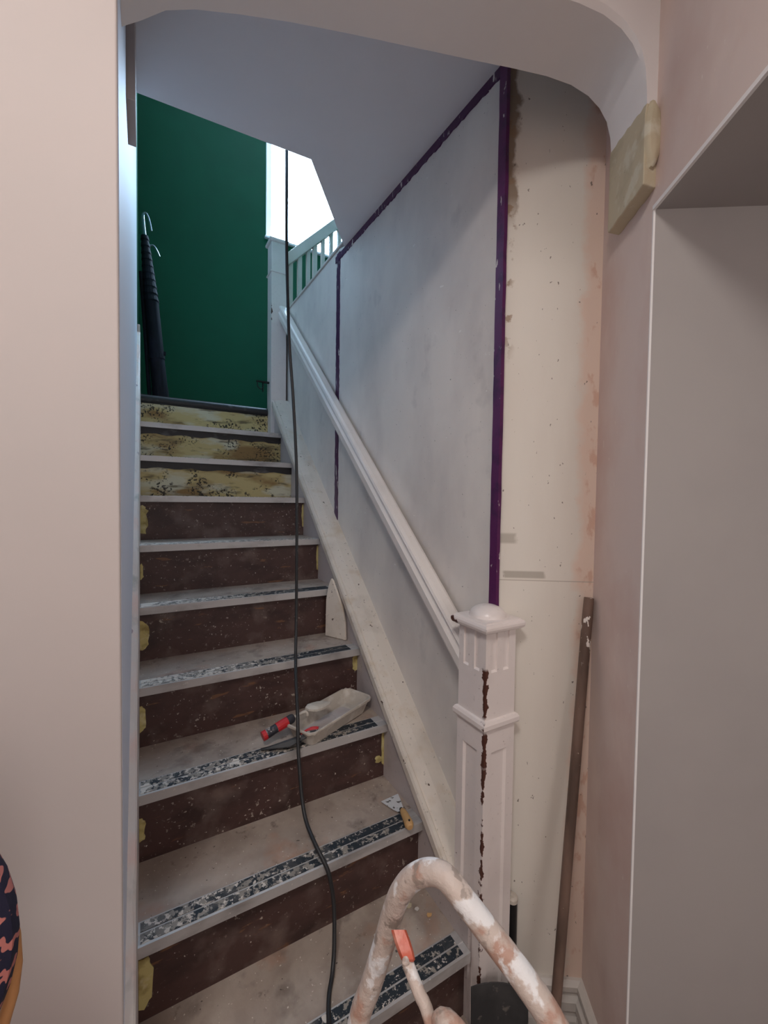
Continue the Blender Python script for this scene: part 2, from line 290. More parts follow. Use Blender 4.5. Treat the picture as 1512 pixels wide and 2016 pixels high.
for p in o.data.polygons: p.use_smooth = True
o.data.set_sharp_from_angle(angle=math.radians(35))
# rough plaster corbel at the arch's right foot
nd_ = (P2-NA).normalized(); fd_ = (FB-FA).normalized()
def jam(t, s): # t across wall depth 0 near..1 far, s offset from the pink wall towards the opening
    p = P2+D*(.145*t); q = nd_.lerp(fd_, t).normalized(); return (p.x-q.x*s, p.y-q.y*s)
o_ = .031
k = MB(); rings = []
zt = [.80, .79, .80, .79, .805, .80, .815]
N_ = 13
for i in range(N_):
    t = -.03+1.06*i/(N_-1); top = .780+.030*t+.002*math.sin(i*2.3); bot = .622+.0012*math.sin(i*1.7)
    a = jam(t, .0); c = jam(t, o_+.002); c2 = jam(t, o_-.001)
    rings.append([(*a, bot), (*c, bot), (*c, top-.02), (*c2, top), (*a, top)])
k.loft(rings)
corb = obj('arch_corbel', k, M['corbel'], bevel=.003); tag(corb, 'rough bare plaster bracket at the right foot of the arch', 'bracket')
# tongue of rough plaster on its front
k = MB(); poly = []
for a in range(20):
    th = 2*math.pi*a/20; poly.append((.018*math.cos(th), .07*math.sin(th)*(1 if math.sin(th) > 0 else .85)+.003*math.sin(5*a)))
vs = []; 
for lay, sc in ((0, 1), (.006, .97), (.011, .8), (.013, .4)):
    for (px, pz) in poly:
        base = P2-nd_*(.017+px*sc)-Vector((.22, .975))*(.003+lay); vs.append((base.x, base.y, .715+pz*sc))
fs = [tuple(lay*20+i for i in range(0)) for lay in ()]
for lay in range(3):
    for i in range(20): fs.append((lay*20+i, lay*20+(i+1) % 20, (lay+1)*20+(i+1) % 20, (lay+1)*20+i))
fs.append(tuple(range(60, 80))); fs.append(tuple(range(20))[::-1]); k.add(vs, fs)
obj('plaster_tongue', k, M['corbel'], parent=corb, smooth=True)

# panelled spandrel wall, right of the flight
zc = lambda y: 1.085+.03*y
k = MB().prism([(.82, FL), (2.80, FL), (2.80, 1.186), (1.86, 1.166), (1.80, zc(1.8)+.01), (.82, zc(.82)+.01)], .80, .85, 'x')
struct('wall_panelled', k, M['panel'])
struct('trim_2', MB().prism([(1.80, 1.166), (2.80, 1.186), (2.80, 1.198), (1.80, 1.178)], .792, .858, 'x'), M['skirt'], bevel=.002)
def wob_strip(pts_fn, n, wfn, x0, x1):
    pass
def vstrip(name, yA, yB, z0, z1, x0, x1, mat, jit=.0015, n=60):
    k = MB(); rings = []
    for i in range(n+1):
        z_ = z0+(z1-z0)*i/n; a = yA+random.uniform(-jit, jit); c = yB+random.uniform(-jit, jit)
        rings.append([(x0, a, z_), (x1, a, z_), (x1, c, z_), (x0, c, z_)])
    k.loft(rings); return struct(name, k, mat)
vstrip('trim_3', .797, .823, FL, zc(.82)-.002, .790, .801, M['purple'], .0008)
vstrip('trim_4', 1.850, 1.886, -.15, 1.150, .797, .801, M['purple2'], .002, 90)
k = MB(); rings = []
for i in range(90):
    y = .80+(1.90-.80)*i/89; z_ = zc(y); wd = .026+random.uniform(-.003, .003)
    rings.append([(.796, y, z_-wd), (.801, y, z_-wd), (.801, y, z_+.001), (.796, y, z_+.001)])
k.loft(rings); struct('trim_5', k, M['purple2'])
# flat ceiling over the flight, open at the far end with a splayed corner
k = MB(); pl = [(-.03, .70), (.99, .62), (1.0, 1.0), (.815, 1.82), (.488, 1.382), (-.03, 1.41)]
k.add([(x, y, zc(y)) for x, y in pl]+[(x, y, zc(y)+.17) for x, y in pl], [(0, 1, 2, 3, 4, 5), (11, 10, 9, 8, 7, 6)]+[(i, (i+1) % 6, 6+(i+1) % 6, 6+i) for i in range(6)])
struct('ceiling_stair', k, M['ceiling'])
struct('ceiling_upper_floor', MB().box(.86, 2.4, .9, 1.75, 1.10, 1.28), M['ceiling'])
# stairwell shell
struct('wall_upper_right', MB().box(2.4, 2.52, .9, 3.6, FL, 3.9), M['green'])
struct('wall_upper_front', MB().box(-.16, 2.52, .78, .90, 1.27, 3.9), M['green'])
struct('ceiling_stairwell', MB().box(-.16, 2.52, .78, 3.72, 3.9, 4.0), M['white_plaster'])
struct('wall_void', MB().box(.86, 2.4, .80, .90, FL, 1.3), M['green'])
WX0, WX1, WZ0, WZ1 = .885, 1.80, 2.145, 3.70
k = MB().box(-.16, WX0, 3.6, 3.74, FL, 3.9).box(WX1, 2.52, 3.6, 3.74, FL, 3.9).box(WX0, WX1, 3.6, 3.74, FL, WZ0).box(WX0, WX1, 3.6, 3.74, WZ1, 3.9)
struct('wall_far', k, M['green'])
k = MB().box(WX0, WX0+.06, 3.66, 3.71, WZ0, WZ1).box(WX1-.06, WX1, 3.66, 3.71, WZ0, WZ1).box(WX0+.06, WX1-.06, 3.66, 3.71, WZ0, WZ0+.06).box(WX0+.06, WX1-.06, 3.66, 3.71, WZ1-.06, WZ1)
win = struct('window_1', k, M['pvc'], bevel=.004)
k = MB().box(WX0-.012, WX1+.02, 3.575, 3.662, WZ0-.006, WZ0+.012); obj('window_sill', k, M['pvc'], parent=win, bevel=.003)
k = MB().box(WX0-.001, WX0+.004, 3.598, 3.661, WZ0, WZ1); obj('window_lining', k, M['pvc'], parent=win)
k = MB().box(WX0+.06, WX1-.06, 3.683, 3.687, WZ0+.06, WZ1-.06); obj('window_pane', k, M['glass'], parent=win)
# trim board hanging down the left wall behind the arch
struct('trim_6', MB().box(-.031, -.013, 1.08, 1.22, .845, zc(1.1)+.01), M['plaster'], bevel=.002)
# skirting round the corner right of the newel
def skirt_prof(z): return z
k = MB()
def sk(a, bb, nrm):
    a = Vector(a); bb = Vector(bb); nrm = Vector(nrm); pr = [(0, FL), (.022, FL), (.022, -1.375), (.017, -1.365), (.017, -1.352), (.024, -1.345), (.024, -1.322), (.012, -1.315), (.012, -1.303), (.019, -1.298), (.019, -1.285), (.008, -1.277), (0, -1.277)]
    return a, bb, nrm, pr
pr = sk((0, 0), (0, 0), (0, 0))[3]
inn = lambda off, z_: None
nC = Vector((-.555, -.83)); nP = Vector((-.83, .555))   # into the room from cream wall / pink wall
st = P0+E*.02; en = P2
rings = [[(*(st+nC*o1), z1) for o1, z1 in pr], [(*(P1+nC*o1+nP*o1), z1) for o1, z1 in pr], [(*(en+nP*o1), z1) for o1, z1 in pr]]
k.loft(rings); struct('baseboard_right', k, M['skirt'])
k = MB(); rings = [[(*(P2-D*o1*0-D*o1+E*0-nP*0+nP*o1), z1) for o1, z1 in pr], [(*(P2+E*1.9-D*o1), z1) for o1, z1 in pr]]; k.loft(rings); struct('baseboard_hall', k, M['skirt'])

# ------------------------------------------------------------------ the staircase
R, G = .19, .215; XL, XR = -.0155, .7126
st = thing('staircase', (.35, .56, FL), 'narrow straight flight of dusty painted timber steps with metal nosings', 'staircase')
ny = lambda k_: 2.0679+G*k_
nb = lambda k_: -.0279+R*k_
for kk in range(-7, 4):
    y0, zb = ny(kk), nb(kk); zt_ = zb+.026
    depth = G+.035; xr = XR if kk > -6 else XR
    if kk == 3: 
        depth = 3.6-y0; xr = .688
        tr = obj('tread', MB().box(-.03, xr, y0+.03, 3.6, zb-.01, zt_-.001), M['dark'], parent=st, bevel=.001); tr['label'] = 'dark worn landing board at the top of the flight'
        pts = []
        k = MB(); rings = []
        for x in (XL-.01, .1, .25, .4, .55, .688):
            w_ = .004*math.sin(x*9); rings.append([(x, y0+.035+.024*math.cos(a)*-1+w_*.3, zb-.002+.026*math.sin(a)) for a in [math.pi*2*i/16 for i in range(16)]])
        k.loft(rings); nn = obj('bullnose', k, M['dark'], parent=tr, smooth=True)
        k = MB().box(XL-.01, .688, y0+.03, y0+.06, zb-.055, zb-.02); obj('nosing_mould', k, M['dark'], parent=tr, bevel=.004)
    else:
        if kk == 2: tr = obj('tread', MB().box(XL-.002, XR, y0+.006, y0+depth, zb+.001, zt_-.0015), M['tread'], parent=st)
        else: tr = obj('tread', MB().box(XL-.002, XR, y0+.006, y0+depth, zb+.001, zt_-.0015), M['tread'], parent=st)
        ns = obj('nosing_strip', MB().prism([(y0, zb), (y0+.0045, zb), (y0+.0045, zt_-.002), (y0+.062, zt_-.002), (y0+.062, zt_-.0002), (y0+.058, zt_), (y0+.0335, zt_-.0008), (y0+.0325, zt_+.0006), (y0+.030, zt_+.0006), (y0+.029, zt_-.0008), (y0+.005, zt_), (y0, zt_-.0006)], XL, XR-.001, 'x'), M['alu'], parent=tr)
        gm = 'grip' if kk in (-7, -6, -5, -4) else ('grip_dusty' if kk in (-3, -2) else 'grip_lost')
        ins = MB()
        for ya in (.006, .0345): ins.box(XL+.004, XR-.035 if kk > -6 else XR-.02, y0+ya, y0+ya+.023, zt_-.001, zt_+.0012)
        obj('grip_insert', ins, M[gm], parent=tr)
    # riser under this nosing
    rz0 = nb(kk-1)+.026 if kk > -7 else FL
    ym = 'riser_y' if kk >= 1 else 'riser'
    ri = obj('riser', MB().box(XL-.002, XR+.002 if kk < 3 else .70, y0+.024, y0+.036, rz0-.002, zb+.002), M[ym], parent=st)
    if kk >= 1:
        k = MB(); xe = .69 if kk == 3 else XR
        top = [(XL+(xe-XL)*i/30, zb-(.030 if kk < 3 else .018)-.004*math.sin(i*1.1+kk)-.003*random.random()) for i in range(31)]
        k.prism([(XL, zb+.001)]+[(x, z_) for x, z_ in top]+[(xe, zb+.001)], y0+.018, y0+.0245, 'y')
        obj('strip_with_nosing_shade', k, M['dark'], parent=ri)  # dark strip under the nosing, deepened to include the nosing's shadow
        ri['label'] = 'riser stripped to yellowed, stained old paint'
    else:
        def patch(xc, zc_, w_, h_, seed, flush):
            random.seed(seed); pts = []
            for i in range(22):
                th = 2*math.pi*i/22; rr = 1+random.uniform(-.28, .2)
                px = xc+w_*math.copysign(abs(math.cos(th))**.6, math.cos(th))*rr; pz = zc_+h_*math.copysign(abs(math.sin(th))**.7, math.sin(th))*(1+random.uniform(-.1, .1))
                px = max(XL+.0005, min(XR-.0005, px)); pz = max(rz0+.004, min(zb-.004, pz)); pts.append((px, pz))
            p = obj('filler_patch', MB().prism(pts, y0+.0215, y0+.0245, 'y'), M['filler'], parent=ri); p['label'] = 'ragged patch of yellow filler'
        hz = zb-rz0
        pl = {0: (.028, .06, .10), -1: (.010, .03, .09), -2: (.026, .05, .07), -3: (.014, .04, .06), -4: (.012, .03, .1), -5: (.026, .055, .085), -6: (.032, .07, .08), -7: (.03, .05, .08)}[kk]
        patch(XL+.002, zb-hz*.48, pl[0], pl[1], 40+kk, True)
        if kk in (0, -1, -4): patch(XR-.002, zb-hz*.4, .008, .06, 80+kk, True)
        if kk in (-2,): patch(XR-.004, zb-hz*.45, .007, .02, 90, True)
        if kk in (-3,): patch(XR-.006, zb-hz*.22, .014, .03, 91, True)
        if kk == -4: patch(XR-.022, zb-hz*.62, .011, .012, 93, True)
random.seed(5)
# closed string and its capping, right
yb, yt = .79, 2.665
k = MB().prism([(yb, -.45-1.4+.8834*0), (yb, .8834*yb-1.772), (yt, .8834*yt-1.772), (yt, .8834*yt-2.25), (1.3, -1.2)], XR, .80, 'x')
obj('string_board', k, M['string'], parent=st)
cp = [(.694, -.034), (.694, -.012), (.699, -.004), (.708, -.004), (.712, -.0075), (.716, -.003), (.752, .003), (.80, .002), (.80, -.034)]
rings = [[(x, y_, .8834*y_-1.742+c_*1.33) for x, c_ in cp] for y_ in (.85, 2.662)]
obj('string_capping', MB().loft(rings), M['worn'], parent=st)
# left string against the wall
cL = -1.47
k = MB(); rings = []
for i in range(41):
    y_ = .70+(2.66-.70)*i/40; j = random.uniform(-.002, .002); z_ = .8834*y_+cL+random.uniform(-.004, .004)
    zb_ = max(FL, z_-.55); rings.append([(-.031, y_, zb_), (XL+j*.3, y_, zb_), (XL+j*.3, y_, z_-.006), (XL-.004+j, y_, z_), (-.031, y_, z_+.002)])
k.loft(rings); o = obj('wall_string', k, M['lstring'], parent=st); o['label'] = 'left string with flaking pinkish paint'
k = MB().box(-.031, XL-.001, 2.655, 2.76, .2, .92); o = obj('string_end', k, M['lstring'], parent=st, bevel=.004)

# ------------------------------------------------------------------ newel posts
def panel_block(x0, x1, y0, y1, z0, z1, rec, depth):
    """square post with recesses (fractions a0,a1 across each face, absolute heights c0,c1)"""
    k = MB(); us = sorted({0, 1}|{r[0] for r in rec}|{r[1] for r in rec}); zs = sorted({z0, z1}|{r[2] for r in rec}|{r[3] for r in rec})
    faces = [((x0, y0), (x1, y0), (0, 1)), ((x1, y0), (x1, y1), (-1, 0)), ((x1, y1), (x0, y1), (0, -1)), ((x0, y1), (x0, y0), (1, 0))]
    for A, B, nn in faces:
        def P(u, z_, d=0): return (A[0]+(B[0]-A[0])*u+nn[0]*d, A[1]+(B[1]-A[1])*u+nn[1]*d, z_)
        for i in range(len(us)-1):
            for j in range(len(zs)-1):
                um, zm = (us[i]+us[i+1])/2, (zs[j]+zs[j+1])/2
                if any(r[0] < um < r[1] and r[2] < zm < r[3] for r in rec): continue
                k.add([P(us[i], zs[j]), P(us[i+1], zs[j]), P(us[i+1], zs[j+1]), P(us[i], zs[j+1])], [(0, 1, 2, 3)])
        for (a0, a1, c0, c1) in rec:
            g_ = .06*(a1-a0) if (a1-a0) < .3 else .05; gz = depth*.9
            o4 = [P(a0, c0), P(a1, c0), P(a1, c1), P(a0, c1)]; i4 = [P(a0+g_, c0+gz, depth), P(a1-g_, c0+gz, depth), P(a1-g_, c1-gz, depth), P(a0+g_, c1-gz, depth)]
            k.add(o4+i4, [(0, 1, 5, 4), (1, 2, 6, 5), (2, 3, 7, 6), (3, 0, 4, 7), (4, 5, 6, 7)])
    k.add([(x0, y0, z0), (x1, y0, z0), (x1, y1, z0), (x0, y1, z0)], [(3, 2, 1, 0)]); k.add([(x0, y0, z1), (x1, y0, z1), (x1, y1, z1), (x0, y1, z1)], [(0, 1, 2, 3)])
    return k
def sq_ring(x0, x1, y0, y1, prof_):
    rings = [[(x0-d, y0-d, z_), (x1+d, y0-d, z_), (x1+d, y1+d, z_), (x0-d, y1+d, z_)] for d, z_ in prof_]
    return MB().loft(rings)
nx0, nx1, ny0, ny1 = .72, .82, .755, .855
np_ = thing('newel_post', (.77, .805, FL), 'white square newel post with domed cap and chipped corner at the foot of the stairs', 'newel post')
obj('shaft', panel_block(nx0-.001, nx1+.001, ny0-.001, ny1+.001, FL, -.562, [(.24, .74, -1.40, -.625)], .006), M['newel'], parent=np_)
obj('collar', sq_ring(nx0, nx1, ny0, ny1, [(0, -.566), (.008, -.564), (.010, -.560), (.010, -.550), (.006, -.543), (0, -.541)]), M['newel'], parent=np_)
obj('fluted_block', panel_block(nx0, nx1, ny0, ny1, -.545, -.318, [(.18, .38, -.425, -.326), (.58, .78, -.425, -.326)], .005), M['newel'], parent=np_)
cap = obj('cap', sq_ring(nx0, nx1, ny0, ny1, [(0, -.325), (.008, -.324), (.014, -.320), (.0165, -.314), (.0165, -.308), (.014, -.3025), (.009, -.3015), (.0075, -.298), (0, -.2975)]), M['cap'], parent=np_)
rings = []
for i in range(9):
    ph = math.pi/2*i/8; r = .047*math.cos(ph)+.0003; rings.append([(.77+r*math.cos(a), .805+r*math.sin(a), -.2985+.030*math.sin(ph)) for a in [2*math.pi*j/36 for j in range(36)]])
obj('dome', MB().loft(rings), M['cap'], parent=cap, smooth=True)
ux0, ux1, uy0, uy1 = .690, .785, 2.66, 2.755
up = thing('newel_post', (.7375, 2.7075, .37), 'tall white newel post with pointed cap at the top landing beside the window', 'newel post')
obj('shaft', MB().box(ux0, ux1, uy0, uy1, .37, 1.40), M['newel_far'], parent=up, bevel=.002)
obj('collar', sq_ring(ux0, ux1, uy0, uy1, [(0, 1.396), (.006, 1.397), (.007, 1.404), (0, 1.408)]), M['newel_far'], parent=up)
obj('upper_block', MB().box(ux0, ux1, uy0, uy1, 1.406, 1.585), M['newel_far'], parent=up, bevel=.002)
obj('cap', sq_ring(ux0, ux1, uy0, uy1, [(0, 1.580), (.008, 1.583), (.012, 1.590), (.012, 1.600), (.004, 1.606), (-.04, 1.632), (-.046, 1.634)]), M['newel_far'], parent=up)
l = obj('latch', MB().box(.652, .690, 2.70, 2.712, .715, .727).box(.612, .654, 2.70, 2.712, .718, .726).box(.648, .652, 2.695, 2.715, .66, .72).tube([(.655, 2.70, .70), (.64, 2.70, .675), (.618, 2.70, .69), (.616, 2.70, .72)], .003, 8), M['black'], parent=up); l['label'] = 'small black metal latch on the side of the post'
# ------------------------------------------------------------------ handrail
hr = thing('handrail', (.76, .84, -.45), 'sloping white moulded handrail between the two newel posts', 'handrail')
hp = [(.738, -.062), (.733, -.052), (.733, -.030), (.741, -.022), (.744, -.014), (.736, -.006), (.740, .002), (.750, .006), (.775, .006), (.785, .002), (.789, -.006), (.784, -.016), (.784, -.050), (.778, -.062)]
rings = [[(x, y_, .8834*y_-1.158+c_*1.3) for x, c_ in hp] for y_ in (.854, 2.662)]
obj('rail', MB().loft(rings), M['gloss'], parent=hr)
obj('bracket', MB().tube([(.80, 1.84, .36), (.775, 1.84, .35), (.765, 1.84, .365), (.765, 1.84, .39)], .006, 10).box(.794, .80, 1.825, 1.855, .34, .39), M['gloss'], parent=hr)
# ------------------------------------------------------------------ balustrade of the upper flight
bl = thing('balustrade', (.82, 2.75, .57), 'white balustrade climbing away beside the window above the panelled wall', 'balustrade')
rt = lambda x: 1.593+.997*(x-.824)
k = MB().add([(x, y, rt(x)+dz) for x in (.785, 2.1) for y in (2.725, 2.775) for dz in (-.085, 0)], [(0, 1, 3, 2), (4, 6, 7, 5), (0, 4, 5, 1), (2, 3, 7, 6), (1, 5, 7, 3), (0, 2, 6, 4)])
obj('top_rail', k, M['gloss'], parent=bl, bevel=.004)
sb = lambda x: .80+.9*(x-.82)
k = MB().add([(x, y, sb(x)+dz) for x in (.785, 2.1) for y in (2.725, 2.775) for dz in (-.22, 0)], [(0, 1, 3, 2), (4, 6, 7, 5), (0, 4, 5, 1), (2, 3, 7, 6), (1, 5, 7, 3), (0, 2, 6, 4)])
obj('lower_string', k, M['gloss'], parent=bl, bevel=.004)
for xa, xb in [(.824, .850), (.883, .911), (.944, .968), (.987, 1.016), (1.047, 1.070), (1.108, 1.130), (1.165, 1.190), (1.225, 1.25), (1.29, 1.315), (1.35, 1.375)]:
    obj('baluster', MB().add([(x, y, z_) for x in (xa, xb) for y in (2.738, 2.762) for z_ in (sb(x)-.01, rt(x)-.06)], [(0, 1, 3, 2), (4, 6, 7, 5), (0, 4, 5, 1), (2, 3, 7, 6), (1, 5, 7, 3), (0, 2, 6, 4)]), M['gloss'], parent=bl)

# ------------------------------------------------------------------ loose things
# folded umbrella leaning in the corner of the landing
um = thing('umbrella', (.09, 2.86, .565), 'tall folded dark navy umbrella with hooked tips leaning on the landing wall', 'umbrella')
A = Vector((.088, 2.84, .568)); B = Vector((.004, 2.90, 1.56)); 
def ax(t): return A+(B-A)*t
pts = [ax(t) for t in (0, .02, .2, .4, .55, .56, .7, .85, .96)]
obj('sleeve', MB().tube(pts, [.040, .043, .041, .040, .039, .040, .034, .025, .017], 16, 2), M['umb'], parent=um, smooth=True)
k = MB()
for t in [.57, .61, .65, .69, .73, .77, .81, .85, .89, .93]:
    r = .041-(t-.56)*.055; k.tube([ax(t), ax(t+.006), ax(t+.028)], [r+.001, r+.0025, r-.001], 16, 1)
obj('wrapped_rib', k, M['umb'], parent=um)
obj('strap', MB().tube([ax(.235), ax(.262)], .0435, 16, 1).box(.1, .112, 2.77, 2.785, .81, .83), M['umb'], parent=um)
obj('foot_cap', MB().tube([ax(0), ax(.065)], .0445, 16, 1), M['umb'], parent=um)
obj('side_pole', MB().tube([(.03, 2.86, .568), (-.012, 2.88, 1.30)], .011, 10, 1), M['umb'], parent=um)
k = MB().tube([ax(.95), Vector((0.0, 2.90, 1.61)), Vector((.002, 2.90, 1.645)), Vector((.018, 2.895, 1.65)), Vector((.033, 2.89, 1.61)), Vector((.043, 2.888, 1.555))], [.011, .009, .007, .005, .0045, .004], 10, 6)
obj('hook', k, M['chrome'], parent=um, smooth=True)
obj('side_hook', MB().tube([(.035, 2.87, 1.46), (.052, 2.865, 1.462), (.068, 2.86, 1.44), (.084, 2.86, 1.405)], .0045, 8, 4), M['chrome'], parent=um, smooth=True)
# cable
cpts = [(.36, 1.22, 1.312), (.39, 1.36, 1.312), (.415, 1.43, 1.30), (.424, 1.445, 1.20), (.43, 1.46, .873), (.436, 1.46, .667), (.442, 1.46, .529), (.456, 1.46, .356), (.469, 1.46, .143), (.473, 1.46, -.04), (.472, 1.455, -.40)]
cpts += [(.453, 1.40, -.53), (.431, 1.33, -.58), (.414, 1.265, -.63), (.403, 1.222, -.672), (.394, 1.19, -.73), (.389, 1.16, -.79), (.386, 1.125, -.858), (.385, 1.085, -.895), (.389, 1.03, -.915), (.399, .990, -.938), (.407, .972, -.965), (.414, .958, -1.03), (.402, .925, -1.095), (.385, .895, -1.130), (.362, .86, -1.1365), (.345, .82, -1.1365), (.334, .785, -1.133), (.325, .765, -1.16), (.32, .75, -1.30), (.30, .72, -1.325), (.22, .66, -1.326)]
tag(obj('cable', MB().tube(cpts, .0053, 10, 8), M['cable'], smooth=True), 'long black electric cable hanging down the stairwell and trailing over the steps', 'cable')
# plaster mud pan on the fifth tread
zt4 = nb(-4)+.0275
tl = thing('mud_pan', (.565, 1.31, zt4), 'plaster-crusted rectangular mud pan lying across the step edge beside the white string', 'mud pan')
def rrect(L_, W_, r, n=5):
    out = []
    for cx, cy, a0 in ((L_/2-r, W_/2-r, 0), (-L_/2+r, W_/2-r, 90), (-L_/2+r, -W_/2+r, 180), (L_/2-r, -W_/2+r, 270)):
        for i in range(n+1): a = math.radians(a0+90*i/n); out.append((cx+r*math.cos(a), cy+r*math.sin(a)))
    return out
TC, TA = Vector((.543, 1.299)), math.radians(25)
def tp(x, y, z_, tilt=0.0): 
    return (TC.x+x*math.cos(TA)-y*math.sin(TA), TC.y+x*math.sin(TA)+y*math.cos(TA), zt4+z_)
H_ = .052
o_w = [rrect(.265, .088, .018), rrect(.300, .116, .022), rrect(.312, .128, .026), rrect(.312, .128, .026), rrect(.300, .117, .022), rrect(.266, .086, .016)]
hz = [.0, H_-.008, H_-.008, H_, H_, .007]
rings = []
for q_, (rr, h) in enumerate(zip(o_w, hz)):
    rings.append([tp(x, y, h+(.0022*math.sin(i*3.7+q_) if q_ in (2, 3) else 0)) for i, (x, y) in enumerate(rr)])
obj('pan', MB().loft(rings), M['crust'], parent=tl, bevel=.0012, angle=50)
k = MB().prism([tp(x, y, 0)[:2] for x, y in rrect(.20, .074, .014)], zt4+.0065, zt4+.0085, 'z'); o = obj('leftover_plaster', k, M['string'], parent=tl)
# trowel with red grip, tip resting in the pan
t1 = thing('trowel', (.36, 1.27, zt4), 'pointed trowel with red and black grip resting its caked blade in the mud pan', 'trowel')
h0, h1, h2 = Vector((.312, 1.270, zt4+.034)), Vector((.412, 1.286, zt4+.060)), Vector((.452, 1.292, zt4+.066))
def mid(a, c, t): return a+(c-a)*t
obj('handle', MB().tube([mid(h0, h1, .0), mid(h0, h1, .1), mid(h0, h1, .5), mid(h0, h1, .9), h1], [.0125, .0145, .013, .0145, .010], 14, 3), M['tgrip'], parent=t1, smooth=True)
obj('end_collar', MB().tube([mid(h0, h1, -.03), mid(h0, h1, .09)], .0148, 14, 1), M['red'], parent=t1)
obj('red_band', MB().tube([mid(h0, h1, .42), mid(h0, h1, .5), mid(h0, h1, .78)], [.0142, .0148, .0146], 14, 1), M['red'], parent=t1)
obj('neck', MB().tube([h1, h2, Vector((.458, 1.288, zt4+.052))], .005, 10, 3), M['crust'], parent=t1, smooth=True)
bc = Vector((.455, 1.288, zt4+.072)); bd = Vector((.80, .22, -.10)).normalized(); bs_ = Vector((-.22, .80, 0)).normalized(); bn = bd.cross(bs_)
outl = [(0, .010), (.02, .026), (.05, .026), (.085, .012), (.10, 0), (.085, -.012), (.05, -.026), (.02, -.026), (0, -.010)]
k = MB(); k.loft([[bc+bd*a+bs_*c for a, c in outl], [bc+bd*a*.98+bs_*c*.95+bn*.006 for a, c in outl], [bc+bd*(a*.7+.015)+bs_*c*.6+bn*.012 for a, c in outl]]); obj('blade', k, M['crust'], parent=t1, smooth=True)
# second, flat trowel beside it
t2 = thing('spatula', (.40, 1.235, zt4), 'grey flat spatula with red-striped grip lying on the step against the mud pan', 'spatula')
q0, q1, q2 = Vector((.300, 1.252, zt4+.004)), Vector((.375, 1.228, zt4+.010)), Vector((.470, 1.214, zt4+.040))
obj('blade', MB().add([q0+Vector((.0, .004, 0)), q0+Vector((0, -.004, 0)), q1+Vector((0, -.014, 0)), q2+Vector((-.02, -.010, -.004)), q2+Vector((-.02, .008, -.002)), q1+Vector((0, .014, 0))]+[v+Vector((0, 0, .003)) for v in (q0+Vector((.0, .004, 0)), q0+Vector((0, -.004, 0)), q1+Vector((0, -.014, 0)), q2+Vector((-.02, -.010, -.004)), q2+Vector((-.02, .008, -.002)), q1+Vector((0, .014, 0)))], [(5, 4, 3, 2, 1, 0), (6, 7, 8, 9, 10, 11)]+[(i, (i+1) % 6, 6+(i+1) % 6, 6+i) for i in range(6)]), M['steel'], parent=t2)
obj('handle', MB().tube([mid(q1, q2, .25)+Vector((0, 0, .005)), mid(q1, q2, .6)+Vector((0, .002, .008)), q2], [.007, .010, .009], 12, 3), M['tgrip'], parent=t2, smooth=True)
obj('red_stripe', MB().tube([mid(q1, q2, .42)+Vector((0, .001, .011)), mid(q1, q2, .75)+Vector((0, .002, .013)), q2+Vector((-.004, 0, .004))], .0065, 8, 3), M['red'], parent=t2, smooth=True)
# scraper on the tread below
zt5 = nb(-5)+.0275
sc = thing('scraper', (.67, 1.05, zt5), 'small paint scraper with white-smeared blade and wooden handle near the right end of a step', 'scraper')
zz = zt5+.002
bp_ = [(.640, 1.118), (.704, 1.122), (.697, 1.095), (.684, 1.055), (.668, 1.048), (.655, 1.072)]
obj('blade', MB().prism(bp_, zz, zz+.0022, 'z'), M['blade'], parent=sc)
obj('ferrule', MB().tube([(.676, 1.058, zz+.004), (.672, 1.040, zz+.006)], .006, 10, 1), M['steel'], parent=sc)
hb = [(.673, 1.046, zz+.009), (.669, 1.030, zz+.0115), (.663, 1.005, zz+.013), (.657, .985, zz+.014), (.654, .974, zz+.013)]
obj('handle', MB().tube(hb, [.0075, .0105, .012, .0135, .008], 14, 4), M['hwood'], parent=sc, smooth=True)
obj('hanging_hole', MB().tube([(.657, .984, zz+.024), (.657, .984, zz+.0285)], .003, 10, 1), M['dark'], parent=sc)
# pointed white offcut standing against the string
zt3 = nb(-3)+.0265
k = MB(); wd_ = Vector((.46, -.888)); wn_ = Vector((.888, .46)); pw_ = [(0, 0), (.106, 0), (.101, .07), (.086, .13), (.058, .185), (.034, .232), (.024, .24), (.010, .205), (0, .15)]
def wp(a, h, t): q = Vector((.650, 1.622))+wd_*a+wn_*(t+h*.02); return (q.x, q.y, zt3+h)
k.loft([[wp(a, h, t) for a, h in pw_] for t in (0, .011)])
tag(obj('wood_offcut', k, M['worn'], bevel=.002), 'white painted pointed wood offcut standing on a step against the string', 'wood offcut')
# paint chips on the bottom visible tread
zt6 = nb(-6)+.0272
for i, (x, y, s_, mt, lab) in enumerate([(.640, .955, .010, 'corbel', 'cream paint flake farthest up the second step beside the newel post'), (.655, .935, .008, 'skirt', 'white paint flake curled behind the ladder top on the second step'), (.675, .905, .008, 'hwood', 'orange-brown plaster chip near the right end of the second step'), (.600, .965, .005, 'skirt', 'tiny white flake just left of the cream flake on the second step'), (.52, .93, .004, 'skirt', 'tiny pale flake behind the ladder hoop on the second step')]):
    random.seed(i); pts = [(x+s_*random.uniform(.6, 1.1)*math.cos(a), y+s_*random.uniform(.5, 1)*math.sin(a)) for a in [2*math.pi*j/7 for j in range(7)]]
    tag(obj('paint_flake', MB().prism(pts, zt6-.0005, zt6+.002, 'z'), M[mt]), lab, 'paint flake', 'paint flakes on the second step')
# wooden pole leaning in the corner
tag(obj('pole', MB().tube([(.823, .631, FL+.001), (.905, .6515, -.906), (.987, .672, -.292), (.9875, .6722, -.288)], [.0122, .0125, .0128, .009], 16, 4), M['pole'], smooth=True), 'paint-spotted brown wooden pole leaning upright in the corner right of the newel post', 'pole')
